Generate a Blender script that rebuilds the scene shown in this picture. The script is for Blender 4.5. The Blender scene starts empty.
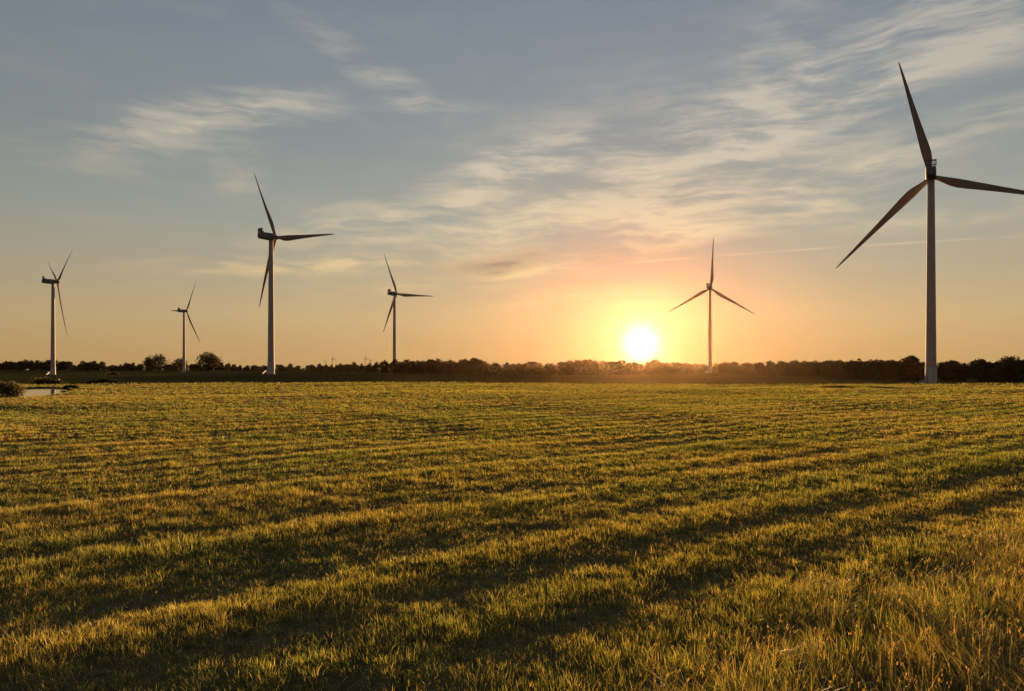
import bpy, math, random
import numpy as np
from mathutils import Matrix, Vector

R = math.radians
rng = np.random.default_rng(11)
random.seed(5)
sc = bpy.context.scene
col = sc.collection

# ------------------------------------------------------------------ camera
FOC = 1024 * 26 / 36.0          # focal length in pixels
HORY = 366.5                    # horizon row
CAMZ = 3.0
EXPO = 2.2                     # exposed for the meadow rather than for the sky
cam_d = bpy.data.cameras.new('camera')
cam_d.lens = 26; cam_d.sensor_width = 36
cam_d.clip_start = 0.1; cam_d.clip_end = 30000
cam_d.shift_y = (HORY - 345.5) / 1024.0
cam = bpy.data.objects.new('camera', cam_d); col.objects.link(cam)
cam.location = (0, 0, CAMZ); cam.rotation_euler = (R(90), 0, 0)
sc.camera = cam

SUN_AZ = math.atan((641 - 512) / FOC)
SUN_EL = math.atan((HORY - 343.5) / FOC * math.cos(SUN_AZ))


def bearing(px, D):             # metres to the right of the axis for a thing D ahead
    return (px - 512) / FOC * D


# ------------------------------------------------------------------ helpers
def tag(o, label=None, cat=None, group=None, kind=None):
    if label: o['label'] = label
    if cat: o['category'] = cat
    if group: o['group'] = group
    if kind: o['kind'] = kind
    return o


def empty(name, loc, rz=0.0):
    o = bpy.data.objects.new(name, None); col.objects.link(o)
    o.location = loc; o.rotation_euler = (0, 0, rz)
    o.empty_display_size = 1.0
    return o


def mesh_from(name, verts, faces, mats, parent=None, smooth=False):
    me = bpy.data.meshes.new(name)
    me.from_pydata([tuple(v) for v in verts], [], [tuple(f) for f in faces])
    for m in (mats if isinstance(mats, (list, tuple)) else [mats]):
        me.materials.append(m)
    if smooth:
        me.polygons.foreach_set('use_smooth', [True] * len(me.polygons))
    o = bpy.data.objects.new(name, me); col.objects.link(o)
    if parent: o.parent = parent
    return o


def mesh_np(name, verts, faces_list, mat, colors=None, smooth=False):
    """faces_list: list of int arrays, each (n,k). colors: per vertex rgb."""
    me = bpy.data.meshes.new(name)
    verts = np.asarray(verts, np.float32)
    nloop = sum(f.size for f in faces_list); npoly = sum(len(f) for f in faces_list)
    me.vertices.add(len(verts)); me.loops.add(nloop); me.polygons.add(npoly)
    me.vertices.foreach_set('co', verts.ravel())
    me.loops.foreach_set('vertex_index', np.concatenate([f.ravel() for f in faces_list]).astype(np.int32))
    starts = []; s = 0
    for f in faces_list:
        starts.append(s + np.arange(len(f)) * f.shape[1]); s += f.size
    me.polygons.foreach_set('loop_start', np.concatenate(starts).astype(np.int32))
    if smooth:
        me.polygons.foreach_set('use_smooth', np.ones(npoly, bool))
    if colors is not None:
        a = me.attributes.new('tint', 'FLOAT_COLOR', 'POINT')
        c = np.ones((len(verts), 4), np.float32); c[:, :3] = colors
        a.data.foreach_set('color', c.ravel())
    me.update(calc_edges=True)
    me.materials.append(mat)
    o = bpy.data.objects.new(name, me); col.objects.link(o)
    return o


def _hash(ix, iy, seed):
    h = (ix.astype(np.int64) * 374761393 + iy.astype(np.int64) * 668265263 + seed * 1442695041) & 0xFFFFFFFF
    h = ((h ^ (h >> 13)) * 1274126177) & 0xFFFFFFFF
    h = ((h ^ (h >> 16)) * 2246822519) & 0xFFFFFFFF
    return ((h ^ (h >> 13)) & 0xFFFFFF) / float(0xFFFFFF)


def vnoise(x, y, seed=0):       # value noise in -1..1
    ix = np.floor(x); iy = np.floor(y)
    fx = x - ix; fy = y - iy
    fx = fx * fx * fx * (fx * (fx * 6 - 15) + 10); fy = fy * fy * fy * (fy * (fy * 6 - 15) + 10)
    a = _hash(ix, iy, seed); b = _hash(ix + 1, iy, seed)
    c = _hash(ix, iy + 1, seed); d = _hash(ix + 1, iy + 1, seed)
    return ((a * (1 - fx) + b * fx) * (1 - fy) + (c * (1 - fx) + d * fx) * fy) * 2 - 1


def fbm(x, y, seed=0, o=3):
    s = 0; a = 1.0; t = 0
    for k in range(o):
        s = s + a * vnoise(x * 2 ** k + 17.3 * k, y * 2 ** k - 9.1 * k, seed + k); t += a; a *= .5
    return s / t


def sstep(a, b, x):
    t = np.clip((x - a) / (b - a), 0, 1)
    return t * t * (3 - 2 * t)


# ------------------------------------------------------------------ materials
def new_mat(name):
    m = bpy.data.materials.new(name); m.use_nodes = True
    nt = m.node_tree; nt.nodes.clear()
    out = nt.nodes.new('ShaderNodeOutputMaterial')
    return m, nt, out


def principled(name, color, rough=.6, noise=0.0, nscale=1.0, spec=.2):
    m, nt, out = new_mat(name)
    b = nt.nodes.new('ShaderNodeBsdfPrincipled'); b.inputs['Roughness'].default_value = rough
    b.inputs['Specular IOR Level'].default_value = spec
    if noise > 0:
        tc = nt.nodes.new('ShaderNodeTexCoord')
        n = nt.nodes.new('ShaderNodeTexNoise'); n.inputs['Scale'].default_value = nscale; n.inputs['Detail'].default_value = 6
        r = nt.nodes.new('ShaderNodeMapRange')
        r.inputs[1].default_value = .3; r.inputs[2].default_value = .7
        r.inputs[3].default_value = 1 - noise; r.inputs[4].default_value = 1 + noise * .4
        mx = nt.nodes.new('ShaderNodeVectorMath'); mx.operation = 'SCALE'
        mx.inputs[0].default_value = color[:3]
        nt.links.new(tc.outputs['Object'], n.inputs['Vector'])
        nt.links.new(n.outputs['Fac'], r.inputs[0]); nt.links.new(r.outputs[0], mx.inputs['Scale'])
        nt.links.new(mx.outputs[0], b.inputs['Base Color'])
    else:
        b.inputs['Base Color'].default_value = (*color[:3], 1)
    nt.links.new(b.outputs[0], out.inputs['Surface'])
    return m


def leaf_mat(name, trans=.5, gloss=.06, rough=.4, tsat=(1.25, 1.05, .55), dgain=1.0):
    m, nt, out = new_mat(name)
    at = nt.nodes.new('ShaderNodeAttribute'); at.attribute_name = 'tint'
    d = nt.nodes.new('ShaderNodeBsdfDiffuse'); t = nt.nodes.new('ShaderNodeBsdfTranslucent')
    g = nt.nodes.new('ShaderNodeBsdfGlossy'); g.inputs['Roughness'].default_value = rough
    g.inputs['Color'].default_value = (.9, .9, .9, 1)
    sc_ = nt.nodes.new('ShaderNodeVectorMath'); sc_.operation = 'MULTIPLY'; sc_.inputs[1].default_value = tsat
    ds = nt.nodes.new('ShaderNodeVectorMath'); ds.operation = 'SCALE'; ds.inputs['Scale'].default_value = dgain
    nt.links.new(at.outputs['Color'], ds.inputs[0]); nt.links.new(ds.outputs[0], d.inputs['Color'])
    nt.links.new(at.outputs['Color'], sc_.inputs[0]); nt.links.new(sc_.outputs[0], t.inputs['Color'])
    m1 = nt.nodes.new('ShaderNodeMixShader'); m1.inputs[0].default_value = trans
    m2 = nt.nodes.new('ShaderNodeMixShader'); m2.inputs[0].default_value = gloss
    nt.links.new(d.outputs[0], m1.inputs[1]); nt.links.new(t.outputs[0], m1.inputs[2])
    nt.links.new(m1.outputs[0], m2.inputs[1]); nt.links.new(g.outputs[0], m2.inputs[2])
    nt.links.new(m2.outputs[0], out.inputs['Surface'])
    return m


M_paint = principled('grey_white_paint', (.46, .35, .30), .8, .10, .35)  # reddish cast of lens flare mixed into the grey-white
M_nacelle = principled('nacelle_grey', (.17, .15, .145), .8, .08, .5)
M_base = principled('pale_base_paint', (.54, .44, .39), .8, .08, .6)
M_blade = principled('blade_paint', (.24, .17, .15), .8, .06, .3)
M_dark = principled('dark_grey_metal', (.10, .10, .105), .5, .1, 1.0)
M_steel = principled('galvanised_steel', (.50, .50, .49), .45, .15, 2.0)
M_door = principled('door_grey', (.22, .24, .25), .5)
M_bark = principled('bark', (.07, .055, .04), .9, .4, 3.0, .1)
M_grass = leaf_mat('grass_blades', .66, .02, .5, (1.60, 1.50, .80), 3.6)
M_tall = leaf_mat('tall_grass_blades', .55, .035, .45, (1.45, 1.2, .62), 2.0)
M_leaf = leaf_mat('tree_leaves', .12, .01, .6, (1.2, 1.05, .6))
M_bush = leaf_mat('shrub_leaves', .35, .03, .5, (1.2, 1.05, .6))

# ground: brown thatch close by, dark pasture beyond the field edge
M_ground, nt, out = new_mat('meadow_ground')
b = nt.nodes.new('ShaderNodeBsdfPrincipled'); b.inputs['Roughness'].default_value = 1.0; b.inputs['Specular IOR Level'].default_value = 0.0
geo = nt.nodes.new('ShaderNodeNewGeometry')
at = nt.nodes.new('ShaderNodeAttribute'); at.attribute_name = 'tint'
n1 = nt.nodes.new('ShaderNodeTexNoise'); n1.inputs['Scale'].default_value = 6.0; n1.inputs['Detail'].default_value = 8; n1.inputs['Roughness'].default_value = .72
nt.links.new(geo.outputs['Position'], n1.inputs['Vector'])
mr = nt.nodes.new('ShaderNodeMapRange'); mr.inputs[1].default_value = .3; mr.inputs[2].default_value = .7; mr.inputs[3].default_value = .35; mr.inputs[4].default_value = 1.6
vs = nt.nodes.new('ShaderNodeVectorMath'); vs.operation = 'SCALE'
nt.links.new(n1.outputs['Fac'], mr.inputs[0]); nt.links.new(at.outputs['Color'], vs.inputs[0]); nt.links.new(mr.outputs[0], vs.inputs['Scale'])
nt.links.new(vs.outputs[0], b.inputs['Base Color'])
bp = nt.nodes.new('ShaderNodeBump'); bp.inputs['Strength'].default_value = .9; bp.inputs['Distance'].default_value = .06
nt.links.new(n1.outputs['Fac'], bp.inputs['Height']); nt.links.new(bp.outputs[0], b.inputs['Normal'])
nt.links.new(b.outputs[0], out.inputs['Surface'])

M_water, nt, out = new_mat('pond_water')
b = nt.nodes.new('ShaderNodeBsdfPrincipled'); b.inputs['Base Color'].default_value = (.03, .035, .03, 1)
b.inputs['Roughness'].default_value = .06; b.inputs['IOR'].default_value = 1.33; b.inputs['Specular IOR Level'].default_value = 1.0
geo = nt.nodes.new('ShaderNodeNewGeometry')
n1 = nt.nodes.new('ShaderNodeTexNoise'); n1.inputs['Scale'].default_value = .9; n1.inputs['Detail'].default_value = 3
bp = nt.nodes.new('ShaderNodeBump'); bp.inputs['Strength'].default_value = .008; bp.inputs['Distance'].default_value = .05
nt.links.new(geo.outputs['Position'], n1.inputs['Vector']); nt.links.new(n1.outputs['Fac'], bp.inputs['Height'])
nt.links.new(bp.outputs[0], b.inputs['Normal']); nt.links.new(b.outputs[0], out.inputs['Surface'])

# ------------------------------------------------------------------ turbines' places (measured from the photograph, metres)
#            base px, D,   zbase, heading, phase, label
TURB = [
    (931.0, 326, -5.2, 30, 13.5, 'tallest wind turbine, standing before the trees at right, one blade leaving the picture', 3.4),
    (271.0, 507, -2.15, 36, 27.0, 'second tallest wind turbine, seen half from behind with one blade held level to the right', 4.0),
    (710.0, 818, -4.19, 27, 117.0, 'wind turbine just right of the sun with its three blades spread in an even Y', 4.0),
    (394.5, 877, -4.70, 38, 24.0, 'small wind turbine in the middle whose tower foot is hidden behind the woodland', 4.0),
    (53.0, 748, -5.19, 45, 60.0, 'side-on wind turbine beyond the pond, leftmost of all', 4.0),
    (184.0, 1140, -5.48, 38, 87.0, 'shortest of the six big wind turbines, standing beside a pair of round trees', 4.0),
]
PLAIN = -4.7
HUBH = 94.0

# ------------------------------------------------------------------ terrain functions
ROW = R(37)                      # direction of the mown rows
ca, sa = math.cos(ROW), math.sin(ROW)
_r1 = np.random.default_rng(3)
_tp = [-60.0, 2.0]; _tv = [.9, .9]
while _tp[-1] < 260:                 # alternating ridge and furrow, unevenly spaced
    _tp.append(_tp[-1] + _r1.uniform(.65, 1.25)); _tv.append(_r1.uniform(.22, .55))
    _tp.append(_tp[-1] + _r1.uniform(.6, 1.2)); _tv.append(_r1.uniform(.75, 1.12))
_tp = np.array(_tp); _tv = np.array(_tv)


def rowcoord(x, y):
    return -x * sa + y * ca, x * ca + y * sa


def swath(x, y):                 # 0 = bare wheel track, 1 = full regrowth
    p, q = rowcoord(x, y)
    pw = p + .30 * vnoise(q / 13, p / 9, 21) + .16 * vnoise(q / 3.1, p / 2.6, 22) + .07 * vnoise(q / .9, p / .9, 23)
    s = np.interp(pw, _tp, _tv)
    near = sstep(70, 25, y)
    tine = vnoise(pw / .42, q / 6, 33) * (.12 + .04 * near)             # narrow lines left by the mower
    streak = fbm(q / 26, pw / (1.3 + 2.2 * (1 - near)), 31, 3)
    patch = fbm(x / 11, y / 11, 41, 3)
    clump = fbm(x / .55 + 5, y / .55, 45, 2)
    return np.clip(s * (.85 + .1 * near) + .42 * streak + tine + .20 * patch + .22 * clump + .08, .08, 1.5)


def edge_y(x):
    return 126 + 7 * vnoise(x / 45, x * 0 + 3.3, 51) + 2.5 * vnoise(x / 9, x * 0 + 1.3, 52) - .05 * np.clip(x, 0, 200)


POND = (-59.5, 92.0)


def pond_mask(x, y):             # 1 inside the pond
    u = (x - POND[0] + .55 * (y - POND[1])) / 4.2; v = (y - POND[1]) / 17.0
    r = np.sqrt(u * u + v * v) + .12 * vnoise(x / 5, y / 6, 61)
    return sstep(1.12, .82, r)


def ground_z(x, y, fine=True):
    fall = sstep(0, 95, y - edge_y(x))
    z = PLAIN * fall
    z = z + .10 * fbm(x / 16, y / 16, 71, 2) * (1 - fall)
    z = z + .35 * fbm(x / 120, y / 120, 75, 2) * fall
    if fine:
        w = (1 - fall)
        z = z + w * (.032 * (np.clip(swath(x, y), 0, 1.1) - .5) + .022 * vnoise(x / .55, y / .55, 81))
    z = z - .9 * pond_mask(x, y)
    for t in TURB:
        X = bearing(t[0], t[1]); d2 = (x - X) ** 2 + (y - t[1]) ** 2
        s = 90.0 if t[2] > -3 else 45.0
        k = np.exp(-d2 / (2 * s * s))
        z = z * (1 - k) + t[2] * k
    return z


def axis(parts):
    out = [np.array([parts[0][0]])]
    for a, b_, st in parts:
        out.append(np.arange(a, b_, st) + st)
    return np.concatenate(out)


def grow(a, b_, s0, g):
    o = [a]; s = s0
    while o[-1] < b_:
        o.append(o[-1] + s); s *= g
    return np.array(o[1:])


gy = np.concatenate([-grow(14, 400, 3, 1.5)[::-1], np.arange(-14, 4, .8), np.arange(4, 34, .16), np.arange(34, 150, .6), grow(150, 1650, 1.0, 1.06)])
gxp = np.concatenate([np.arange(0, 26, .2), np.arange(26, 110, .8), grow(110, 1500, 1.2, 1.09)])
gx = np.concatenate([-gxp[:0:-1], gxp])
GX, GY = np.meshgrid(gx, gy)
xf, yf = GX.ravel(), GY.ravel()
zf = ground_z(xf, yf)
nx, ny = len(gx), len(gy)
idx = np.arange(nx * ny).reshape(ny, nx)
faces = np.stack([idx[:-1, :-1].ravel(), idx[:-1, 1:].ravel(), idx[1:, 1:].ravel(), idx[1:, :-1].ravel()], 1)
fall = sstep(-2, 6, yf - edge_y(xf))[:, None]
s_ = np.clip(swath(xf, yf), 0, 1)[:, None]
c_field = np.array([.13, .098, .052]) * (1 - s_) + np.array([.07, .065, .024]) * s_
c_past = np.array([.056, .054, .019]) * (1 + .35 * fbm(xf / 90, yf / 30, 91, 3)[:, None])
c_mud = np.array([.04, .032, .02])
cc = c_field * (1 - fall) + c_past * fall
pm = pond_mask(xf, yf)[:, None]
cc = cc * (1 - pm) + c_mud * pm
ground = mesh_np('ground', np.stack([xf, yf, zf], 1), [faces], M_ground, cc, True)
tag(ground, 'flat mown meadow with low parallel rows, falling gently to dark pasture beyond', 'ground', kind='structure')

# pond water
ang = np.linspace(0, 2 * np.pi, 64, endpoint=False)
pv = []
for a in ang:
    v = 1.05 * math.sin(a) * 17; u = 1.05 * math.cos(a) * 4.2
    pv.append((POND[0] + u - .55 * v, POND[1] + v, -.22))
mesh = mesh_from('water', pv, [tuple(range(64))], M_water)
tag(mesh, 'small still pond mirroring the pale evening sky at the left edge of the meadow', 'pond', kind='structure')


# ------------------------------------------------------------------ grass
def blades(x, y, h, w, th, bd, bend, colr, segs=2, curl=.35, z=None):
    """one tapered ribbon per blade; bd = direction it bends to, bend = how far (share of height)"""
    n = len(x)
    if z is None: z = ground_z(x, y) - .01
    fx, fy = np.cos(th), np.sin(th)
    dx, dy = np.cos(bd), np.sin(bd)
    V = []
    for k in range(segs):
        t = k / segs
        cx = x + dx * bend * h * t ** 1.8; cy = y + dy * bend * h * t ** 1.8
        cz = z + h * (t - curl * bend * t * t)
        ww = w * .5 * (1 - .45 * t ** 1.5) * (0.75 + .25 * math.sin(math.pi * min(1, t + .3)))
        V.append(np.stack([cx - fx * ww, cy - fy * ww, cz], 1)); V.append(np.stack([cx + fx * ww, cy + fy * ww, cz], 1))
    cx = x + dx * bend * h; cy = y + dy * bend * h; cz = z + h * (1 - curl * bend)
    V.append(np.stack([cx, cy, cz], 1))
    nv = 2 * segs + 1
    P = np.stack(V, 1).reshape(-1, 3)
    base = (np.arange(n) * nv)[:, None]
    quads = [base + np.array([[2 * k, 2 * k + 1, 2 * k + 3, 2 * k + 2]]) for k in range(segs - 1)]
    tri = base + np.array([[2 * segs - 2, 2 * segs - 1, 2 * segs]])
    C = np.repeat(colr, nv, 0)
    return P, quads, tri, C


def join(sets, name, mat):
    off = 0; P = []; Q = []; T = []; C = []
    for p, q, t, c in sets:
        P.append(p); C.append(c); Q += [f + off for f in q]; T.append(t + off); off += len(p)
    return mesh_np(name, np.concatenate(P), [np.concatenate(Q), np.concatenate(T)], mat, np.concatenate(C))


GREEN = np.array([.074, .086, .022]); OLIVE = np.array([.135, .110, .034]); STRAW = np.array([.26, .19, .075])


def grass_color(n, x, y, dry, var=1.0):
    r = rng.random(n)[:, None]
    pp, qq = rowcoord(x, y)
    pt = np.clip(.45 + .7 * fbm(x / 3.5, y / 3.5, 101, 3) + .5 * fbm(qq / 24, pp / 1.8, 105, 2), 0, 1)[:, None]
    c = GREEN * (1 - pt) + OLIVE * pt
    c = c * (1 + (r - .5) * .5 * var)
    k = (rng.random(n) < dry).astype(float)[:, None] * rng.uniform(.5, 1, n)[:, None]
    return c * (1 - k) + STRAW * k * (.7 + .5 * r)


def inview(D0, D1, dens, margin=1.34):
    half = 512 / FOC * margin
    area = half * (D1 ** 2 - D0 ** 2) + 9 * (D1 - D0)
    n = int(area * dens * 1.0)
    y = np.sqrt(rng.random(n) * (D1 ** 2 - D0 ** 2) + D0 ** 2)
    x = (rng.random(n) * 2 - 1) * (y * half + 4.5)
    return x, y


TALLP = 4.4


def tallness(x, y):
    p, q = rowcoord(x, y)
    return sstep(TALLP + 1.1, TALLP - .9, p + .8 * vnoise(q / 2.2, p / 2.2, 111) - .02 * np.clip(y - 10, 0, 100))


sets = []
RINGS = [  # D0, D1, tufts per m2, blades per tuft, width factor, height factor
    (4.5, 10, 125, 14, 1.0, 1.0), (10, 17, 90, 12, 1.25, 1.0), (17, 30, 55, 9, 1.7, 1.0),
    (30, 50, 27, 8, 2.6, 1.02), (50, 80, 12, 7, 4.2, 1.05), (80, 134, 5, 6, 7.0, 1.1)]
for D0, D1, dens, nb, wf, hf in RINGS:
    x, y = inview(D0, D1, dens)
    s = swath(x, y); tl = tallness(x, y)
    keep = (rng.random(len(x)) < np.clip(.66 + .45 * s, 0, 1)) & (y < edge_y(x)) & (pond_mask(x, y) < .05) & (rng.random(len(x)) > tl * .6)
    x, y, s, tl = x[keep], y[keep], s[keep], tl[keep]
    n = len(x)
    th_ = (.038 + .080 * np.clip(s, 0, 1.3)) * rng.uniform(.5, 1.35, n) * (1 + .9 * tl)
    # scattered extra-strong clumps
    big = rng.random(n) < .05; th_[big] *= rng.uniform(1.2, 1.7, big.sum())
    X = np.repeat(x, nb); Y = np.repeat(y, nb); H = np.repeat(th_, nb); S = np.repeat(s, nb)
    N = len(X)
    spread = .045 * (1 + .35 * (wf - 1))
    ox, oy = rng.normal(0, 1, N), rng.normal(0, 1, N)
    X = X + ox * spread; Y = Y + oy * spread
    h = H * rng.uniform(.5, 1.2, N) * hf
    w = rng.uniform(.0036, .0068, N) * wf
    bd = np.arctan2(oy, ox) + rng.normal(0, .7, N)
    wind = R(165)
    bdx = np.cos(bd) + .5 * math.cos(wind); bdy = np.sin(bd) + .5 * math.sin(wind)
    bd = np.arctan2(bdy, bdx)
    bend = np.abs(rng.normal(.35, .22, N)) + (.5 * (1 - np.clip(S, 0, 1))) * rng.random(N)
    colr = grass_color(N, X, Y, np.clip(.48 - .40 * S, .08, .5) * wf ** -.3, wf ** -.5)
    ok = pond_mask(X, Y) < .08
    sets.append(blades(X[ok], Y[ok], h[ok], w[ok], rng.uniform(0, np.pi, ok.sum()), bd[ok], bend[ok], colr[ok]))
g = join(sets, 'mown_grass', M_grass)
tag(g, 'short green and straw coloured regrowth in rows across the mown meadow', 'mown grass', kind='stuff')
del sets

# cut stalks lying flat in the tracks
sets = []
x, y = inview(4.5, 30, 190)
s = swath(x, y)
k = (rng.random(len(x)) < np.clip(1.0 - 1.1 * s, .04, 1)) & (tallness(x, y) < .5)
x, y = x[k], y[k]; n = len(x)
sets.append(blades(x, y, rng.uniform(.03, .075, n), rng.uniform(.003, .0065, n) * (1 + y / 25), rng.uniform(0, np.pi, n), rng.normal(ROW, .8, n) + np.pi * (rng.random(n) < .5),
                   rng.uniform(.8, 3.5, n), grass_color(n, x, y, .85) * 1.15, 2, .12))
g = join(sets, 'hay', M_grass)
tag(g, 'dry cut stalks lying loose in the wheel tracks between the grass rows', 'hay', kind='stuff')

# tall grass at the near right margin
sets = []
x, y = inview(3.6, 17, 150)
tl = tallness(x, y)
k = rng.random(len(x)) < tl
x, y, tl = x[k], y[k], tl[k]
flat = sstep(.05, .5, fbm(x / 1.5 + 3, y / 1.5, 121, 2))       # trodden patches where the stems lie over
nb = 7
X = np.repeat(x, nb) + rng.normal(0, .05, len(x) * nb); Y = np.repeat(y, nb) + rng.normal(0, .05, len(x) * nb)
F = np.repeat(flat, nb); T_ = np.repeat(tl, nb); N = len(X)
hm = np.repeat(rng.uniform(.75, 1.2, len(x)) * (.8 + .55 * vnoise(x / .6, y / .6, 131)), nb)
h = hm * rng.uniform(.14, .47, N) * (.5 + .5 * T_) * (1 - .35 * F)
bd = R(20) + 2.6 * vnoise(X / .8, Y / .8, 133) + rng.normal(0, .7, N)
bend = np.abs(rng.normal(.85, .45, N)) + F * rng.uniform(.3, 1.5, N)
colr = grass_color(N, X, Y, .15)
sets.append(blades(X, Y, h, rng.uniform(.004, .009, N), rng.uniform(0, np.pi, N), bd, bend, colr, 4, .40))
# thin flowering stems above the leaves
m = rng.random(len(x)) < .22
def stalks(X, Y, H, wd, heads):
    N = len(X)
    bd = rng.normal(R(20), .9, N); bend = np.abs(rng.normal(.25, .16, N)); c = grass_color(N, X, Y, .8)
    sets.append(blades(X, Y, H, wd, rng.uniform(0, np.pi, N), bd, bend, c, 4, .3))
    tx = X + np.cos(bd) * bend * H; ty = Y + np.sin(bd) * bend * H; tz = ground_z(X, Y) + H * (1 - .3 * bend)
    for k in range(heads):           # a loose seed head of short husks
        f = rng.uniform(.86, 1.0, N)
        n_ = lambda a: rng.normal(0, a, N)
        sets.append(blades(X + (tx - X) * f + n_(.006), Y + (ty - Y) * f + n_(.006), rng.uniform(.018, .036, N), rng.uniform(.003, .006, N), rng.uniform(0, np.pi, N),
                           bd + n_(1.2), rng.uniform(.2, .9, N), c * rng.uniform(.8, 1.2, (N, 1)), 4, .3, tz - (1 - f) * H))


m = rng.random(len(x)) < .24
stalks(x[m], y[m], rng.uniform(.28, .52, m.sum()) * (.5 + .5 * tl[m]), rng.uniform(.0028, .0045, m.sum()), 6)
# a few stalks the mower missed, and dock-like weeds with broad leaves
xs, ys = inview(5, 26, 1.6)
m = (tallness(xs, ys) < .5) & (fbm(xs / 3, ys / 3, 151, 2) > -.1)
stalks(xs[m], ys[m], rng.uniform(.12, .26, m.sum()), rng.uniform(.003, .005, m.sum()) * (1 + ys[m] / 30), 4)
wx_, wy_ = inview(4.5, 15, 5)
m = tallness(wx_, wy_) > .4
wx_, wy_ = np.repeat(wx_[m], 9), np.repeat(wy_[m], 9); N = len(wx_)
sets.append(blades(wx_ + rng.normal(0, .03, N), wy_ + rng.normal(0, .03, N), rng.uniform(.10, .24, N), rng.uniform(.018, .036, N), rng.uniform(0, np.pi, N), rng.uniform(0, 6.28, N),
                   rng.uniform(.5, 1.5, N), grass_color(N, wx_, wy_, .1), 4, .45))
g = join(sets, 'tall_grass', M_tall)
tag(g, 'uncut tall grass with bent glossy blades along the near right margin', 'tall grass', kind='stuff')
del sets

# rough tufts along the far edge of the field and round the pond
sets = []
n = 26000
x = rng.uniform(-170, 190, n); y = edge_y(x) + rng.uniform(-5, 30, n)
k = rng.random(n) < np.clip(.35 + .8 * fbm(x / 14, y / 5, 141, 3), 0, 1)
x, y = x[k], y[k]; n = len(x)
sets.append(blades(x, y, rng.uniform(.12, .4, n), rng.uniform(.06, .14, n), rng.uniform(0, np.pi, n), rng.uniform(0, 6.28, n), rng.uniform(.1, .5, n), grass_color(n, x, y, .1) * .55, 2))
n = 16000
x = rng.uniform(-95, -35, n); y = rng.uniform(62, 128, n)
pmv = pond_mask(x, y)
k = (pmv > .005) & (pmv < .2) & (y > POND[1] + 4)
x, y = x[k], y[k]; n = len(x)
sets.append(blades(x, y, rng.uniform(.2, .5, n), rng.uniform(.03, .06, n), rng.uniform(0, np.pi, n), rng.uniform(0, 6.28, n), rng.uniform(.1, .5, n), grass_color(n, x, y, .15) * .8, 2))
g = join(sets, 'rough_grass', M_grass)
tag(g, 'dark rough grass fringing the pond and the far edge of the meadow', 'rough grass', kind='stuff')
del sets


# ------------------------------------------------------------------ trees and shrubs
def leaf_cloud(lobes, n, size, rg, ground_cut=None):
    """small bent leaf faces spread through a set of ellipsoid lobes (cx,cy,cz,rx,ry,rz)"""
    L = np.array(lobes, float)
    vol = (L[:, 3] * L[:, 4] * L[:, 5]) ** .75
    pick = rg.choice(len(L), n, p=vol / vol.sum())
    d = rg.normal(size=(n, 3)); d /= np.linalg.norm(d, axis=1)[:, None]
    r = rg.uniform(.35, 1.0, n) ** .6 * rg.uniform(.86, 1.12, n)
    c = L[pick, :3] + d * r[:, None] * L[pick, 3:]
    if ground_cut is not None:
        c[:, 2] = np.maximum(c[:, 2], ground_cut + rg.uniform(0, .4, n) * size)
    a = rg.normal(size=(n, 3)); a /= np.linalg.norm(a, axis=1)[:, None]
    b2 = np.cross(a, rg.normal(size=(n, 3))); b2 /= np.linalg.norm(b2, axis=1)[:, None]
    s = size * rg.uniform(.6, 1.35, n)[:, None]
    V = np.stack([c - a * s, c + b2 * s * .55, c + a * s, c - b2 * s * .55], 1).reshape(-1, 3)
    F = np.arange(n * 4).reshape(n, 4)
    tone = rg.uniform(.75, 1.25, (n, 1))
    return V, F, np.repeat(tone, 4, 0)


def crown_lobes(h, w, rg, k=9, base=.25):
    lobes = []
    for i in range(k):
        t = rg.uniform(base + .1, .86)
        prof = math.sin(math.pi * min(1, max(.12, (t - base + .12) / (1.12 - base)))) ** .7
        a = rg.uniform(0, 2 * math.pi); rr = rg.uniform(.1, .62) * w * .5 * prof
        s = rg.uniform(.24, .40) * w * .5 * (0.6 + .6 * prof)
        lobes.append((rr * math.cos(a), rr * math.sin(a), t * h, s * 1.15, s * 1.15, s * rg.uniform(.75, 1.0)))
    lobes.append((0, 0, .62 * h, w * .30, w * .30, h * .26))
    lobes.append((rg.uniform(-.1, .1) * w, 0, .86 * h, w * .2, w * .2, h * .13))
    return lobes


def limb(p0, p1, r0, r1, V, F, seg=7):
    p0, p1 = Vector(p0), Vector(p1); d = (p1 - p0).normalized()
    u = d.orthogonal().normalized(); v = d.cross(u); b0 = len(V)
    for p, r in ((p0, r0), (p1, r1)):
        for k in range(seg):
            a = 2 * math.pi * k / seg
            V.append(tuple(p + u * (r * math.cos(a)) + v * (r * math.sin(a))))
    for k in range(seg):
        F.append((b0 + k, b0 + (k + 1) % seg, b0 + seg + (k + 1) % seg, b0 + seg + k))
    F.append(tuple(b0 + seg + k for k in range(seg)))


def trunk_geo(h, w, rg):
    V, F = [], []
    r = h * .028
    bend = Vector((rg.uniform(-.03, .03) * h, rg.uniform(-.03, .03) * h, .45 * h))
    limb((0, 0, -.4), bend * .5, r * 1.35, r, V, F); limb(bend * .5, bend, r, r * .75, V, F)
    limb(bend, bend + Vector((0, 0, .33 * h)), r * .75, r * .25, V, F)
    for i in range(6):
        a = i * 1.05 + rg.uniform(0, .6); t = rg.uniform(.5, 1.0)
        e = Vector((math.cos(a) * w * .33, math.sin(a) * w * .33, h * rg.uniform(.52, .8)))
        limb(bend * t, e, r * .5, r * .14, V, F, 5)
    return V, F


LEAF = np.array([.038, .040, .014])
protos = []
for i in range(7):
    rg = np.random.default_rng(200 + i)
    h, w = 1.0, [.95, 1.1, .8, 1.2, .9, 1.05, .7][i]
    protos.append((leaf_cloud(crown_lobes(h, w, rg, 12, .05), 620, .062, rg), w))

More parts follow.
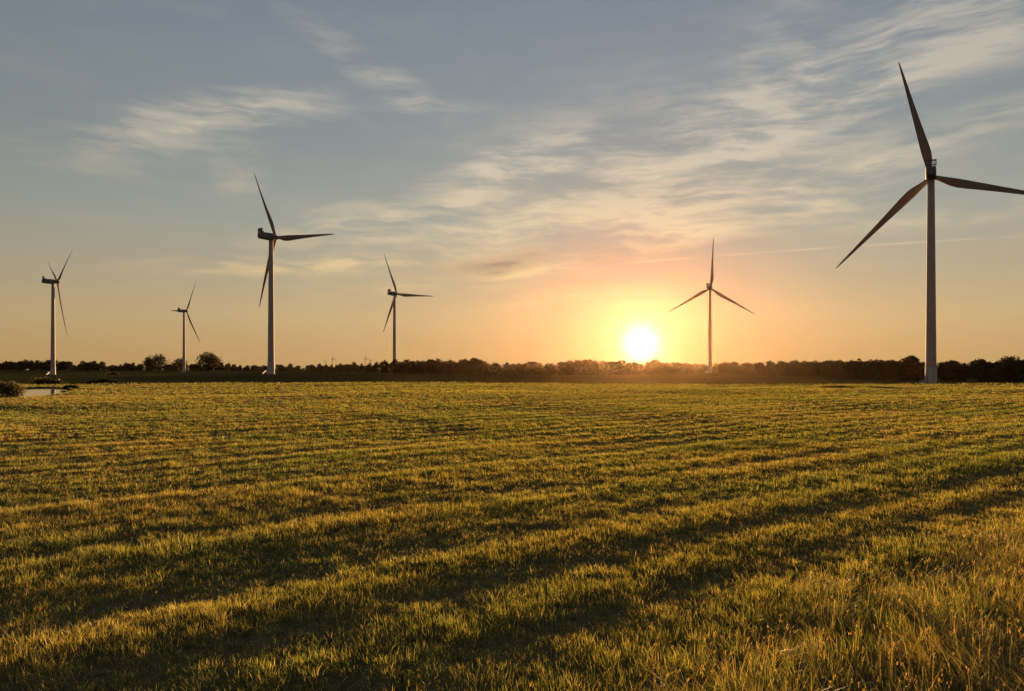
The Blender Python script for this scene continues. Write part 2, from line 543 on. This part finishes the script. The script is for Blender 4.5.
# treeline: distance and top row along the picture (px, D) and silhouettes
TL_D = [(-330, 1330), (-120, 1330), (0, 1320), (200, 1300), (300, 1230), (360, 1000), (410, 760), (500, 700), (560, 650), (650, 680), (690, 850), (728, 850), (770, 650), (830, 520), (900, 420), (960, 395), (1024, 380), (1150, 370), (1360, 360)]
TL_Y = [(-330, 362), (-240, 359.5), (-120, 361), (0, 361.6), (30, 360.4), (60, 360.5), (75, 363.5), (88, 361.5), (105, 363), (115, 365), (130, 363.2), (143, 363.5), (170, 363.5), (185, 362.5), (200, 363), (225, 363.5), (240, 366), (252, 364.5), (270, 366), (300, 365.3), (325, 364), (345, 363.5), (365, 365), (385, 361.5), (400, 360.3), (420, 360), (430, 359.3), (450, 361), (465, 359.5), (480, 359), (490, 363.5), (510, 364), (530, 362.5), (545, 364), (555, 362), (570, 360), (590, 359.5), (610, 361), (625, 360.5), (640, 363.3), (670, 361.5), (685, 363), (700, 364), (712, 364.5), (730, 362), (745, 363), (765, 361.5), (800, 361), (830, 360), (850, 360), (880, 360), (895, 359.5), (925, 361), (940, 362), (953, 360.5), (966, 364), (978, 360), (990, 361.5), (1024, 358), (1150, 357), (1250, 359.5), (1360, 356)]
dpx, dD = zip(*TL_D); ypx, yY = zip(*TL_Y)


def tl_dist(px): return float(np.interp(px, dpx, dD))
def tl_top(px): return float(np.interp(px, ypx, yY))


def gz1(x, y): return float(ground_z(np.array([x]), np.array([y]), False)[0])


V_, F_, C_ = [], [], []; off = 0
px = -325.0; ntree = 0
rg = np.random.default_rng(77)
while px < 1355:
    D = tl_dist(px)
    for row in range(4):
        d = D + row * rg.uniform(9, 16) + rg.uniform(-4, 4)
        p = px + rg.uniform(-3, 3)
        x, y = bearing(p, d), d
        zb = gz1(x, y)
        top = tl_top(p) + (rg.uniform(-1.6, .9) if row == 1 else rg.uniform(.3, 3.2))
        h = CAMZ + (HORY - top) / FOC * d - zb
        h = max(h, 3.0)
        (V, F, T), w = protos[rg.integers(0, 7)]
        a = rg.uniform(0, 6.28); c, s = math.cos(a), math.sin(a)
        wx = max(max(h, 8.5) * rg.uniform(.9, 1.25), 7.5 / FOC * d)
        P = np.empty_like(V)
        P[:, 0] = (V[:, 0] * c - V[:, 1] * s) * wx + x; P[:, 1] = (V[:, 0] * s + V[:, 1] * c) * wx + y
        P[:, 2] = V[:, 2] * h * 1.0 + zb
        V_.append(P); F_.append(F + off); off += len(V)
        tone = rg.uniform(.7, 1.3) * np.array([1, rg.uniform(.92, 1.08), 1])
        C_.append(LEAF * T * tone); ntree += 1
        # undergrowth closing the foot of the wood
        if row == 0:
            hb = h * rg.uniform(.55, .8)
            P2 = np.empty_like(V)
            P2[:, 0] = (V[:, 0] * s + V[:, 1] * c) * wx * .9 + x + rg.uniform(-2, 2); P2[:, 1] = (V[:, 0] * c - V[:, 1] * s) * wx * .6 + y - 2
            P2[:, 2] = V[:, 2] * hb + zb - .25 * hb
            V_.append(P2); F_.append(F + off); off += len(V); C_.append(LEAF * T * tone * .95)
    px += max(5.5, 6.0 / D * FOC) * rg.uniform(.7, 1.35)
wood = mesh_np('far_woodland', np.concatenate(V_), [np.concatenate(F_)], M_leaf, np.concatenate(C_))
tag(wood, 'long dark belt of woodland closing the far side of the fields below the sky', 'woodland', kind='stuff')
del V_, F_, C_


def tree(px, D, top, wpx, label, seed, base=.22, dense=900, group='trees standing out of the far treeline'):
    rg = np.random.default_rng(seed)
    x, y = bearing(px, D), D; zb = gz1(x, y)
    h = (CAMZ + (HORY - top) / FOC * D - zb) * .97; w = wpx / FOC * D
    root = empty('tree', (x, y, zb)); tag(root, label, 'tree', group)
    V, F = trunk_geo(h, w, rg)
    mesh_from('trunk', V, F, M_bark, root, True)
    V, F, T = leaf_cloud(crown_lobes(h, w * 1.08, rg, 15, base), int(dense * 1.4), h * .045, rg)
    o = mesh_np('crown', V, [F], M_leaf, LEAF * T * rg.uniform(.85, 1.1)); o.parent = root
    return root


tree(147.5, 1270, 356.3, 14, 'low flat-topped tree, left half of the pair rising between the two leftmost turbines', 301, .30)
tree(159, 1272, 355.2, 25, 'wide crowned tree touching a smaller flat-topped tree on its left', 302, .28)
tree(180, 1280, 357.4, 17, 'round tree directly behind the tower of the shortest big turbine', 303, .30)
tree(206, 1262, 352.9, 34, 'broad umbrella-shaped tree, the tallest on the left part of the horizon', 304, .26, 1500)
tree(290.5, 1150, 363.0, 8, 'tiny lone tree with a bare trunk just right of the second tallest turbine', 305, .5, 400)
tree(353.5, 960, 361.2, 11, 'rounded dark tree on the low horizon below the tiny far turbines', 306, .1)
tree(377, 850, 361.0, 7, 'slim tree at the left end of the tall middle woodland', 307, .15)
tree(463.5, 690, 358.4, 15, 'tall blunt tree at the right end of the middle woodland, before a dip', 308, .1)
tree(478, 695, 358.6, 14, 'domed tree on the brink of the dip in the middle woodland', 309, .1)
tree(590, 640, 358.4, 22, 'broad domed tree in the glow at the left of the sun', 310, .1, 1100)
tree(654, 660, 357.6, 15, 'round topped tree standing right under the sun disc', 311, .1)
tree(733, 815, 361.2, 12, 'rounded tree just right of the foot of the turbine beside the sun', 312, .1)
tree(912, 408, 353.9, 20, 'high bushy tree touching the left side of the tallest tower', 313, .12, 1500)
tree(953, 396, 358.8, 12, 'small round tree a little way right of the tallest tower', 314, .12)
tree(980, 390, 357.6, 16, 'ragged tree with an open notch on its left, near the right border', 315, .12, 1100)
tree(1008, 384, 355.0, 27, 'wide dense tree against the right border of the picture', 316, .12, 1600)


def shrub(name, px, D, top, wpx, label, cat, seed, n, leaf, squash=1.0, tint=1.0, zoff=0.0):
    rg = np.random.default_rng(seed)
    x, y = bearing(px, D), D; zb = gz1(x, y) + zoff
    h = CAMZ + (HORY - top) / FOC * D - zb; w = wpx / FOC * D
    root = empty(name, (x, y, zb)); tag(root, label, cat)
    lobes = []
    k = max(8, int(w / h * 5))
    for i in range(k):
        u = (i + .5) / k * 2 - 1 + rg.uniform(-.08, .08)
        s = h * rg.uniform(.38, .55) * math.sqrt(max(.25, 1 - u * u))
        lobes.append((u * w * .42, rg.uniform(-.3, .3) * w * .4 * squash, max(s * .6, h * rg.uniform(.3, .6) * math.sqrt(max(.3, 1 - u * u))), s * 1.25, s * 1.25 * squash, s))
    V, F, T = leaf_cloud(lobes, n, leaf, rg, 0.0)
    o = mesh_np('foliage', V, [F], M_bush, np.array([.07, .062, .022]) * tint * T); o.parent = root
    for i in range(max(5, k)):
        V, F = [], []
        u = rg.uniform(-.35, .35) * w
        limb((u, rg.uniform(-.1, .1) * w * squash, -.1), (u + rg.uniform(-.15, .15) * h, rg.uniform(-.1, .1) * w * squash, h * .65), .03 * h ** .5, .012, V, F, 5)
        mesh_from('stem', V, F, M_bark, root)
    return root


shrub('shrub', 6, 71.5, 379.6, 37, 'big round brown shrub at the left border in front of the pond', 'shrub', 401, 5200, .075, .9)
shrub('shrub', 71, 101, 384.2, 21, 'small rounded shrub on the right bank of the pond', 'shrub', 402, 1800, .09, .8, .8)
shrub('hedge', 46, 186, 376.9, 62, 'low dark hedge running behind the pond', 'hedge', 403, 5200, .2, .25, .55)
shrub('hedge', 103, 140, 378.6, 46, 'lower dark hedge tapering off to the right of the one behind the pond', 'hedge', 404, 3600, .18, .25, .55)
shrub('weed_patch', 838, 106, 385.8, 44, 'low dark clump of weeds out in the meadow left of the tallest turbine', 'weeds', 405, 2200, .08, .4, .7)
shrub('weed_patch', 884, 104, 386.8, 34, 'lower thin strip of weeds nearly below the tallest tower', 'weeds', 406, 1500, .07, .4, .7)
shrub('bush', 113, 640, 371.3, 16, 'single low bush far out on the dark pasture between the two leftmost turbines', 'bush', 407, 700, .5, .8, .7)


# ------------------------------------------------------------------ wind turbines
def loft(rings, cap=True):
    V = [p for r in rings for p in r]; n = len(rings[0]); F = []
    for i in range(len(rings) - 1):
        for k in range(n):
            F.append((i * n + k, i * n + (k + 1) % n, (i + 1) * n + (k + 1) % n, (i + 1) * n + k))
    if cap:
        F.append(tuple(range(n))[::-1]); F.append(tuple((len(rings) - 1) * n + k for k in range(n)))
    return V, F


def circ(z, r, n=40): return [(r * math.cos(2 * math.pi * k / n), r * math.sin(2 * math.pi * k / n), z) for k in range(n)]


def mdata(name, V, F, mat, smooth=True, sharp=None):
    me = bpy.data.meshes.new(name); me.from_pydata([tuple(v) for v in V], [], F); me.materials.append(mat)
    if smooth:
        me.polygons.foreach_set('use_smooth', [len(p.vertices) == 4 for p in me.polygons])
    me.update()
    if smooth: me.set_sharp_from_angle(angle=R(35))
    return me


def boxes(bs):
    V, F = [], []
    for (x0, x1, y0, y1, z0, z1) in bs:
        b = len(V)
        V += [(x0, y0, z0), (x1, y0, z0), (x1, y1, z0), (x0, y1, z0), (x0, y0, z1), (x1, y0, z1), (x1, y1, z1), (x0, y1, z1)]
        F += [tuple(b + i for i in q) for q in ((0, 3, 2, 1), (4, 5, 6, 7), (0, 1, 5, 4), (1, 2, 6, 5), (2, 3, 7, 6), (3, 0, 4, 7))]
    return V, F


BASEH = 8.0
# tower shaft with shallow flange rings between its sections
rings = []
zt = HUBH - 1.9
for i, (z0, z1) in enumerate(((BASEH, 33), (33, 62), (62, zt))):
    r = lambda z: 2.22 + (1.42 - 2.22) * (z / zt) ** 1.05
    rings += [circ(z0 + (.002 if i else 0), r(z0)), circ(z1 - .28, r(z1)), circ(z1 - .27, r(z1) + .05), circ(z1 - .002, r(z1) + .05)]
ME_tower = mdata('tower', *loft(rings), M_paint)
ME_towerbase = mdata('tower_base', *loft([circ(-2.5, 2.9), circ(.25, 2.9), circ(.26, 2.36), circ(BASEH - .3, 2.34), circ(BASEH - .29, 2.42), circ(BASEH + .02, 2.42), circ(BASEH + .021, 2.2)]), M_base)


def rrect(y, hw, z0, z1, rad, n=5):
    pts = []
    for (cx_, cz, a0) in ((hw - rad, z1 - rad, 0), (-hw + rad, z1 - rad, 90), (-hw + rad, z0 + rad, 180), (hw - rad, z0 + rad, 270)):
        for k in range(n + 1):
            a = R(a0 + 90 * k / n); pts.append((cx_ + rad * math.cos(a), y, cz + rad * math.sin(a)))
    return pts


nr = [rrect(-9.6, 1.35, -1.2, 1.15, .5), rrect(-9.3, 1.6, -1.5, 1.5, .45), rrect(-8, 1.72, -1.75, 1.75, .4), rrect(-3, 1.8, -1.95, 1.9, .4), rrect(1.0, 1.75, -1.9, 1.85, .5), rrect(2.3, 1.5, -1.55, 1.55, .8), rrect(2.6, 1.3, -1.35, 1.3, .9)]
nr = [[(x * 1.18, y, z * 1.2) for (x, y, z) in r] for r in nr]
ME_nacelle = mdata('nacelle', *loft(nr), M_nacelle)
# cooler: an open frame with fins above the rear of the nacelle
bs = [(-1.9, 1.9, -8.9, -8.2, 3.55, 3.8), (-1.9, -1.65, -8.9, -8.2, 1.75, 3.55), (1.65, 1.9, -8.9, -8.2, 1.75, 3.55), (-1.65, 1.65, -8.85, -8.25, 1.9, 2.1)]
bs += [(-1.65 + .3 * i + .1, -1.65 + .3 * i + .24, -8.75, -8.35, 2.1, 3.55) for i in range(11)]
bs += [(-1.1, -.95, -8.2, -6.6, 1.74, 2.3), (.95, 1.1, -8.2, -6.6, 1.74, 2.3)]
bs = [(a * 1.15, b_ * 1.15, c_, d_, e_ * 1.2, f_ * 1.25) for (a, b_, c_, d_, e_, f_) in bs]
ME_cooler = mdata('cooler_top', *boxes(bs), M_dark, False)
V, F = boxes([(-.06, .06, -6.1, -5.98, 2.15, 3.9), (-.28, .28, -6.07, -6.01, 3.7, 3.76)])
ME_mast = mdata('wind_vane', V, F, M_dark, False)
hr = []
for y, r in ((-1.3, 1.25), (-1.1, 1.55), (.2, 1.62), (1.0, 1.5), (1.7, 1.2), (2.2, .75), (2.45, .25)):
    hr.append([(r * math.cos(-2 * math.pi * k / 28), y, r * math.sin(-2 * math.pi * k / 28)) for k in range(28)])
ME_hub = mdata('hub', *loft(hr), M_nacelle)

BL = 56.0


def blade_mesh():
    # r, chord, thickness, twist, how far the section has turned from a circle to an aerofoil
    st = [(1.2, 2.1, 2.1, 18, 0), (3.0, 2.15, 2.1, 18, 0), (5, 2.6, 1.75, 17, .45), (8, 3.5, 1.25, 14, .9), (11, 3.95, 1.0, 11.5, 1), (15, 3.75, .82, 9, 1), (21, 3.15, .62, 6, 1), (28, 2.55, .46, 4, 1), (36, 1.95, .33, 2.2, 1), (44, 1.42, .23, 1, 1), (50, 1.0, .15, .3, 1), (54, .62, .09, 0, 1), (55.4, .36, .05, 0, 1), (56, .10, .03, 0, 1)]
    rings = []
    n = 20
    for r, c, t, tw, f in st:
        ring = []
        for k in range(n):
            a = 2 * math.pi * k / n
            xc, yc = math.cos(a) * c / 2, math.sin(a) * t / 2              # ellipse
            s = (1 - math.cos(a)) / 2                                      # 0 = trailing side, 1 = leading
            ya = math.sin(a) * t / 2 * (.18 + 1.15 * s) * (1.0 if math.sin(a) > 0 else .8)
            xa = xc + c * .20                                              # leading edge near -30 % chord
            px_ = xc * (1 - f) + xa * f; py = yc * (1 - f) + ya * f
            a2 = R(tw - 14)
            ring.append((px_ * math.cos(a2) - py * math.sin(a2), px_ * math.sin(a2) + py * math.cos(a2) + 1.6 * (r / BL) ** 2.2, r))
        rings.append(ring)
    return mdata('blade', *loft(rings), M_blade)


ME_blade = blade_mesh()

# entrance: door with frame, steel stair with rails, at the tower foot
V, F = boxes([(-.5, .5, -2.46, -2.30, 2.0, 4.1)])
ME_door = mdata('door', V, F, M_door, False)
bs = [(-.8, .8, -3.5, -2.4, 1.88, 1.98)]
for i in range(8):
    bs.append((-.75, .75, -3.5 - .28 * (i + 1), -3.5 - .28 * i - .02, 1.88 - .23 * (i + 1), 1.93 - .23 * (i + 1)))
for sx in (-.8, .8):
    for i in range(5):
        yy = -3.5 - .5 * i; zz = 1.9 - .41 * i
        bs.append((sx - .03, sx + .03, yy - .03, yy + .03, zz - .3, zz + 1.05))
V, F = boxes(bs)
for sx in (-.8, .8):
    for dz in (1.05, .55):
        limb((sx, -2.5, 1.9 + dz), (sx, -3.5, 1.9 + dz), .035, .035, V, F, 5)
        limb((sx, -3.5, 1.9 + dz), (sx, -5.6, .18 + dz), .035, .035, V, F, 5)
    limb((sx, -3.5, 1.85), (sx, -5.85, -.1), .09, .09, V, F, 5)
    limb((sx, -2.7, 1.85), (sx, -2.7, -.2), .05, .05, V, F, 5)
ME_stair = mdata('entrance_stair', V, F, M_steel, False)

TILT, CONE = R(5), R(2.6)


def put(name, me, parent, mat=None):
    o = bpy.data.objects.new(name, me); col.objects.link(o); o.parent = parent
    if mat is not None: o.matrix_basis = mat
    return o


def turbine(x, y, zb, heading, phase, label, group, over=4.0, scale=1.0, full=True):
    root = empty('wind_turbine', (x, y, zb), R(-heading)); root.scale = (scale,) * 3
    tag(root, label, 'wind turbine', group)
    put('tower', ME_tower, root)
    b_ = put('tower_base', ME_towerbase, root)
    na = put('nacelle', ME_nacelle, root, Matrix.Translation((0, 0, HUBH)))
    hubM = Matrix.Translation((0, over, HUBH)) @ Matrix.Rotation(TILT, 4, 'X')
    put('hub', ME_hub, root, hubM)
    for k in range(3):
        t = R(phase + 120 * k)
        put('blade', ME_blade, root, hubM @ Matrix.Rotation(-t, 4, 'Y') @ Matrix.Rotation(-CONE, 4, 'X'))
    if full:
        put('cooler_top', ME_cooler, na); put('wind_vane', ME_mast, na)
        # the stair leaves the tower towards the left of the picture
        rz = Matrix.Rotation(R(heading - 78), 4, 'Z')
        put('door', ME_door, b_, rz); put('entrance_stair', ME_stair, root, rz)
    return root


for (bx, D, zb, hd, ph, lab, ov) in TURB:
    turbine(bearing(bx, D), D, zb, hd, ph, lab, 'wind turbines around the meadow', 4.0, .985 if D < 400 else 1.0)
# the tiny ones beyond the wood
FAR = [(325.0, 1560, 361.2, .40, 60, 20, 'tiny far turbine barely above the horizon, leftmost of a far pair'),
       (332.6, 1500, 358.3, .52, 45, 5, 'tiny far turbine below the gap between the two middle turbines, taller one of its pair'),
       (365.6, 1500, 358.0, .52, 40, 8, 'tiny far turbine right of a rounded dark tree, thin blade pointing up'),
       (370.3, 1580, 361.0, .40, 50, 50, 'tiny far turbine close to the left of a slim tree, lowest of its pair')]
for (bx, D, hy, s, hd, ph, lab) in FAR:
    zh = CAMZ + (HORY - hy) / FOC * D
    x = bearing(bx, D)
    zb = gz1(x, D)
    s = (zh - zb) / HUBH
    turbine(x, D, zb, hd, ph, lab, 'tiny wind turbines beyond the woodland', 4.0, s, False)

# ------------------------------------------------------------------ haze
HAZE = True
if HAZE:
    m, nt, out = new_mat('evening_haze')
    v = nt.nodes.new('ShaderNodeVolumePrincipled')
    v.inputs['Color'].default_value = (1.0, .62, .34, 1)
    v.inputs['Density'].default_value = 4.0e-6
    v.inputs['Anisotropy'].default_value = .9
    nt.links.new(v.outputs[0], out.inputs['Volume'])
    V, F = boxes([(-1750, 1750, -420, 1900, -9.0, 160)])
    hz = mesh_from('haze', V, F, m)
    tag(hz, 'thin warm evening haze lying over the meadow and the far woodland', 'haze', kind='stuff')
    hz.display_type = 'WIRE'

# ------------------------------------------------------------------ sun
sd = bpy.data.lights.new('sun', 'SUN'); sd.energy = 5.0; sd.angle = R(.5); sd.color = (1.0, .61, .27)
so = bpy.data.objects.new('sun', sd); col.objects.link(so)
sdir = Vector((math.sin(SUN_AZ) * math.cos(SUN_EL), math.cos(SUN_AZ) * math.cos(SUN_EL), math.sin(SUN_EL)))
so.rotation_euler = (-sdir).to_track_quat('-Z', 'Y').to_euler()
so.location = sdir * 200

# ------------------------------------------------------------------ sky
w = bpy.data.worlds.new('World'); sc.world = w; w.use_nodes = True
nt = w.node_tree; nt.nodes.clear()
N = nt.nodes.new; LK = nt.links.new


def val(s, x):
    if isinstance(x, (int, float)): s.default_value = x
    else: LK(x, s)


def mth(op, a, b=None, c=None, clamp=False):
    n = N('ShaderNodeMath'); n.operation = op; n.use_clamp = clamp
    val(n.inputs[0], a)
    if b is not None: val(n.inputs[1], b)
    if c is not None: val(n.inputs[2], c)
    return n.outputs[0]


def vec(op, a, b=None, s=None):
    n = N('ShaderNodeVectorMath'); n.operation = op
    for i, q in ((0, a), (1, b)):
        if q is None: continue
        if isinstance(q, tuple): n.inputs[i].default_value = q
        else: LK(q, n.inputs[i])
    if s is not None: val(n.inputs['Scale'], s)
    return n.outputs['Value'] if op in ('DOT_PRODUCT', 'LENGTH') else n.outputs[0]


def ramp(f, stops):
    n = N('ShaderNodeValToRGB'); e = n.color_ramp.elements
    while len(e) < len(stops): e.new(.5)
    for k, (p, c_) in enumerate(stops):
        e[k].position = p; e[k].color = (*c_, 1)
    val(n.inputs[0], f); return n.outputs[0]


def mix(f, a, b):
    n = N('ShaderNodeMix'); n.data_type = 'RGBA'; val(n.inputs[0], f)
    for s, q in ((n.inputs[6], a), (n.inputs[7], b)):
        if isinstance(q, tuple): s.default_value = (*q, 1)
        else: LK(q, s)
    return n.outputs[2]


tc = N('ShaderNodeTexCoord'); D_ = vec('NORMALIZE', tc.outputs['Generated'])
sp = N('ShaderNodeSeparateXYZ'); LK(D_, sp.inputs[0]); dx, dy, dz = sp.outputs
az = mth('ARCTAN2', dx, dy); el = mth('ARCSINE', dz)
elc = mth('MAXIMUM', el, 0.0)
cosang = vec('DOT_PRODUCT', D_, tuple(sdir))
theta = mth('ARCCOSINE', mth('MINIMUM', cosang, .9999999))          # radians from the sun
thd = mth('MULTIPLY', theta, 180 / math.pi)

sky = N('ShaderNodeTexSky'); sky.sky_type = 'NISHITA'; sky.sun_disc = False
sky.sun_elevation = SUN_EL; sky.sun_rotation = SUN_AZ
sky.air_density = 1.0; sky.dust_density = 2.5; sky.ozone_density = 1.5

# evening gradient by elevation (fraction of 60 degrees); top brightened out of view to fill shadows
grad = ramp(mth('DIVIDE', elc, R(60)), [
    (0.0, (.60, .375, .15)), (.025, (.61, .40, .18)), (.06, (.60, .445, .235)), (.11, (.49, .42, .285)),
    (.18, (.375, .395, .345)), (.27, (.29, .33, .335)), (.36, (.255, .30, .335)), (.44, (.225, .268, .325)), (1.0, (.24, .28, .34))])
# dimmer away from the sun; floor raised for added fill from behind
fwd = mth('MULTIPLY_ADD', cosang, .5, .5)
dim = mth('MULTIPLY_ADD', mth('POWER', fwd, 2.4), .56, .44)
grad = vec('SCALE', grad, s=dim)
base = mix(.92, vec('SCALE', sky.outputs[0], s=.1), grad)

near_sun = mth('EXPONENT', mth('MULTIPLY', mth('POWER', mth('DIVIDE', thd, 7.0), 2.0), -1.0))
base = mix(near_sun, base, vec('MULTIPLY', base, (.64, .48, .80)))

# clouds: wisps placed by azimuth and elevation, broken up by streaky noise
cv = N('ShaderNodeCombineXYZ'); LK(az, cv.inputs[0]); LK(el, cv.inputs[1])
AE = cv.outputs[0]
wn = N('ShaderNodeTexNoise'); wn.inputs['Scale'].default_value = 4.5; wn.inputs['Detail'].default_value = 3.0; wn.inputs['Roughness'].default_value = .58
LK(AE, wn.inputs['Vector'])
warp = vec('SCALE', vec('SUBTRACT', wn.outputs['Color'], (.5, .5, .5)), s=1.0)
warp = vec('MULTIPLY', warp, (.12, .04, 0))
AEw = vec('ADD', AE, warp)


def streak(rot, sx, sy, scale, detail=8, rough=.6, loc=0.0):
    mp = N('ShaderNodeMapping'); mp.inputs['Rotation'].default_value = (0, 0, R(rot)); mp.inputs['Scale'].default_value = (sx, sy, 1)
    mp.inputs['Location'].default_value = (loc, loc * .7, 0)
    mp.vector_type = 'POINT'
    LK(AEw, mp.inputs['Vector'])
    n = N('ShaderNodeTexNoise'); n.inputs['Scale'].default_value = scale; n.inputs['Detail'].default_value = detail; n.inputs['Roughness'].default_value = rough
    LK(mp.outputs[0], n.inputs['Vector']); return n.outputs['Fac']


s1 = streak(-25, .85, 3.3, 8.0, 9, .58)
s2 = streak(-30, .75, 6.0, 17.0, 9, .62, 3.3)
s3 = streak(-9, .55, 8.0, 6.0, 6, .52, 7.1)


def blob(cx_, cy_, hl, ht, ang):
    a0 = math.atan((cx_ - 512) / FOC); e0 = math.atan((HORY - cy_) / FOC * math.cos(a0))
    k = math.cos(a0) ** 2
    mp = N('ShaderNodeMapping'); mp.vector_type = 'TEXTURE'
    mp.inputs['Location'].default_value = (a0, e0, 0); mp.inputs['Rotation'].default_value = (0, 0, R(ang))
    mp.inputs['Scale'].default_value = (1.55 * hl / FOC * k, 1.55 * ht / FOC * math.cos(a0), 1)
    LK(AEw, mp.inputs['Vector'])
    g = N('ShaderNodeTexGradient'); g.gradient_type = 'SPHERICAL'; LK(mp.outputs[0], g.inputs['Vector'])
    return g.outputs['Fac']


BL_ = [(850, 85, 260, 44, 20, .95), (700, 148, 110, 26, 22, .8), (960, 30, 130, 30, 18, .6), (870, 165, 200, 20, 12, .55), (560, 150, 100, 50, 28, .40),
       (505, 172, 80, 18, 18, 1.0), (620, 214, 190, 15, 7, 1.1), (385, 224, 95, 16, 9, .95), (395, 263, 190, 10, 3, 1.0), (690, 236, 210, 11, 9, .9), (560, 256, 130, 10, 10, .95),
       (170, 132, 130, 24, 15, .5), (245, 112, 80, 16, 10, .5), (365, 68, 75, 14, -27, .5), (425, 104, 50, 8, 2, .6), (240, 172, 22, 22, 30, .4),
       (545, 300, 80, 9, 8, .45), (330, 291, 60, 8, 2, .35), (940, 213, 150, 12, 5, .4), (600, 190, 60, 22, 30, .5), (480, 285, 60, 7, 6, .35), (750, 60, 120, 36, 30, .4)]
acc = 0.0
for (a, b_, c_, d_, e_, i_) in BL_:
    acc = mth('MULTIPLY_ADD', blob(a, b_, c_, d_, e_), i_, acc)
acc = mth('MULTIPLY', acc, 1.7)
nz = mth('ADD', mth('MULTIPLY', s1, .52), mth('ADD', mth('MULTIPLY', s2, .33), mth('MULTIPLY', s3, .15)))
mrn = N('ShaderNodeMapRange'); mrn.interpolation_type = 'SMOOTHSTEP'; mrn.inputs[1].default_value = .40; mrn.inputs[2].default_value = .64
LK(nz, mrn.inputs[0])
alpha = mth('MULTIPLY', mth('MINIMUM', acc, 1.25), mrn.outputs[0])
# faint veil everywhere
mrv = N('ShaderNodeMapRange'); mrv.interpolation_type = 'SMOOTHSTEP'; mrv.inputs[1].default_value = .45; mrv.inputs[2].default_value = .75; mrv.inputs[4].default_value = .12
LK(s1, mrv.inputs[0])
alpha = mth('ADD', alpha, mrv.outputs[0])
# fade for the ground horizon
alpha = mth('MULTIPLY', alpha, mth('MULTIPLY', elc, 14.0, clamp=True), clamp=True)
ccol = ramp(mth('DIVIDE', elc, R(60)), [(0, (.85, .50, .18)), (.10, (.80, .57, .29)), (.17, (.74, .60, .39)), (.26, (.63, .56, .44)), (.36, (.54, .50, .43)), (.45, (.46, .44, .41)), (1, (.25, .25, .26))])
ccol = vec('SCALE', ccol, s=dim)
base = mix(mth('MULTIPLY', alpha, .95), base, ccol)
# one darker cloud underside
dk = mth('MULTIPLY', blob(510, 261, 80, 8, 9), mrn.outputs[0])
base = mix(mth('MULTIPLY', dk, 1.5, clamp=True), base, (.36, .28, .19))
# vapour trail
a0, e0 = math.atan((625 - 512) / FOC), math.atan((HORY - 263) / FOC * math.cos(math.atan((625 - 512) / FOC)))
a1, e1 = math.atan((1024 - 512) / FOC), math.atan((HORY - 236) / FOC * math.cos(math.atan(512 / FOC)))
tt = mth('DIVIDE', mth('SUBTRACT', az, a0), a1 - a0)
# the straight trail in the sky bends slightly in azimuth and elevation
off_ = mth('SUBTRACT', el, mth('ADD', mth('MULTIPLY_ADD', tt, e1 - e0, e0), mth('MULTIPLY', mth('MULTIPLY', tt, mth('SUBTRACT', 1.0, tt)), .021)))
ln = mth('SUBTRACT', 1.0, mth('DIVIDE', mth('ABSOLUTE', off_), .0019), clamp=True)
inside = mth('MULTIPLY', mth('MULTIPLY', mth('ADD', tt, .02), 12.0, clamp=True), mth('MULTIPLY', mth('SUBTRACT', 1.3, tt), 8.0, clamp=True))
brk = N('ShaderNodeTexNoise'); brk.inputs['Scale'].default_value = 11; LK(AE, brk.inputs['Vector'])
bm = N('ShaderNodeMapRange'); bm.inputs[1].default_value = .38; bm.inputs[2].default_value = .6; bm.inputs[3].default_value = .04; bm.inputs[4].default_value = .38; LK(brk.outputs['Fac'], bm.inputs[0])
base = mix(mth('MULTIPLY', mth('MULTIPLY', ln, inside), bm.outputs[0], clamp=True), base, (.88, .68, .42))
# sun and its aureole
def glow(amp, width, p):
    return mth('MULTIPLY', mth('EXPONENT', mth('MULTIPLY', mth('POWER', mth('DIVIDE', thd, width), p), -1.0)), amp)
base = vec('ADD', base, vec('SCALE', (1.0, .95, .75), s=glow(4.0, .74, 1.35)))
base = vec('ADD', base, vec('SCALE', (1.0, .76, .40), s=glow(.22, 1.5, 1.2)))
base = vec('ADD', base, vec('SCALE', (1.0, .55, .18), s=glow(.04, 8.0, 1.1)))
# below the horizon: dim earth tone
base = mix(mth('MULTIPLY', mth('SUBTRACT', 0.0, el), 40.0, clamp=True), base, (.05, .045, .03))
bg = N('ShaderNodeBackground'); bg.inputs['Strength'].default_value = .1
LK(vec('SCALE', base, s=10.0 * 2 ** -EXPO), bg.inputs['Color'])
wo = N('ShaderNodeOutputWorld'); LK(bg.outputs[0], wo.inputs['Surface'])
w.cycles.sampling_method = 'MANUAL'; w.cycles.sample_map_resolution = 1024

# ------------------------------------------------------------------ render settings
sc.view_settings.view_transform = 'Standard'; sc.view_settings.look = 'None'
sc.view_settings.exposure = EXPO; sc.view_settings.gamma = 1.0; sc.view_settings.use_curve_mapping = False
cy = sc.cycles
cy.max_bounces = 6; cy.diffuse_bounces = 3; cy.transmission_bounces = 3; cy.glossy_bounces = 2; cy.volume_bounces = 0; cy.transparent_max_bounces = 4
cy.use_denoising = True
cy.sample_clamp_indirect = 3.0
cy.caustics_reflective = False; cy.caustics_refractive = False
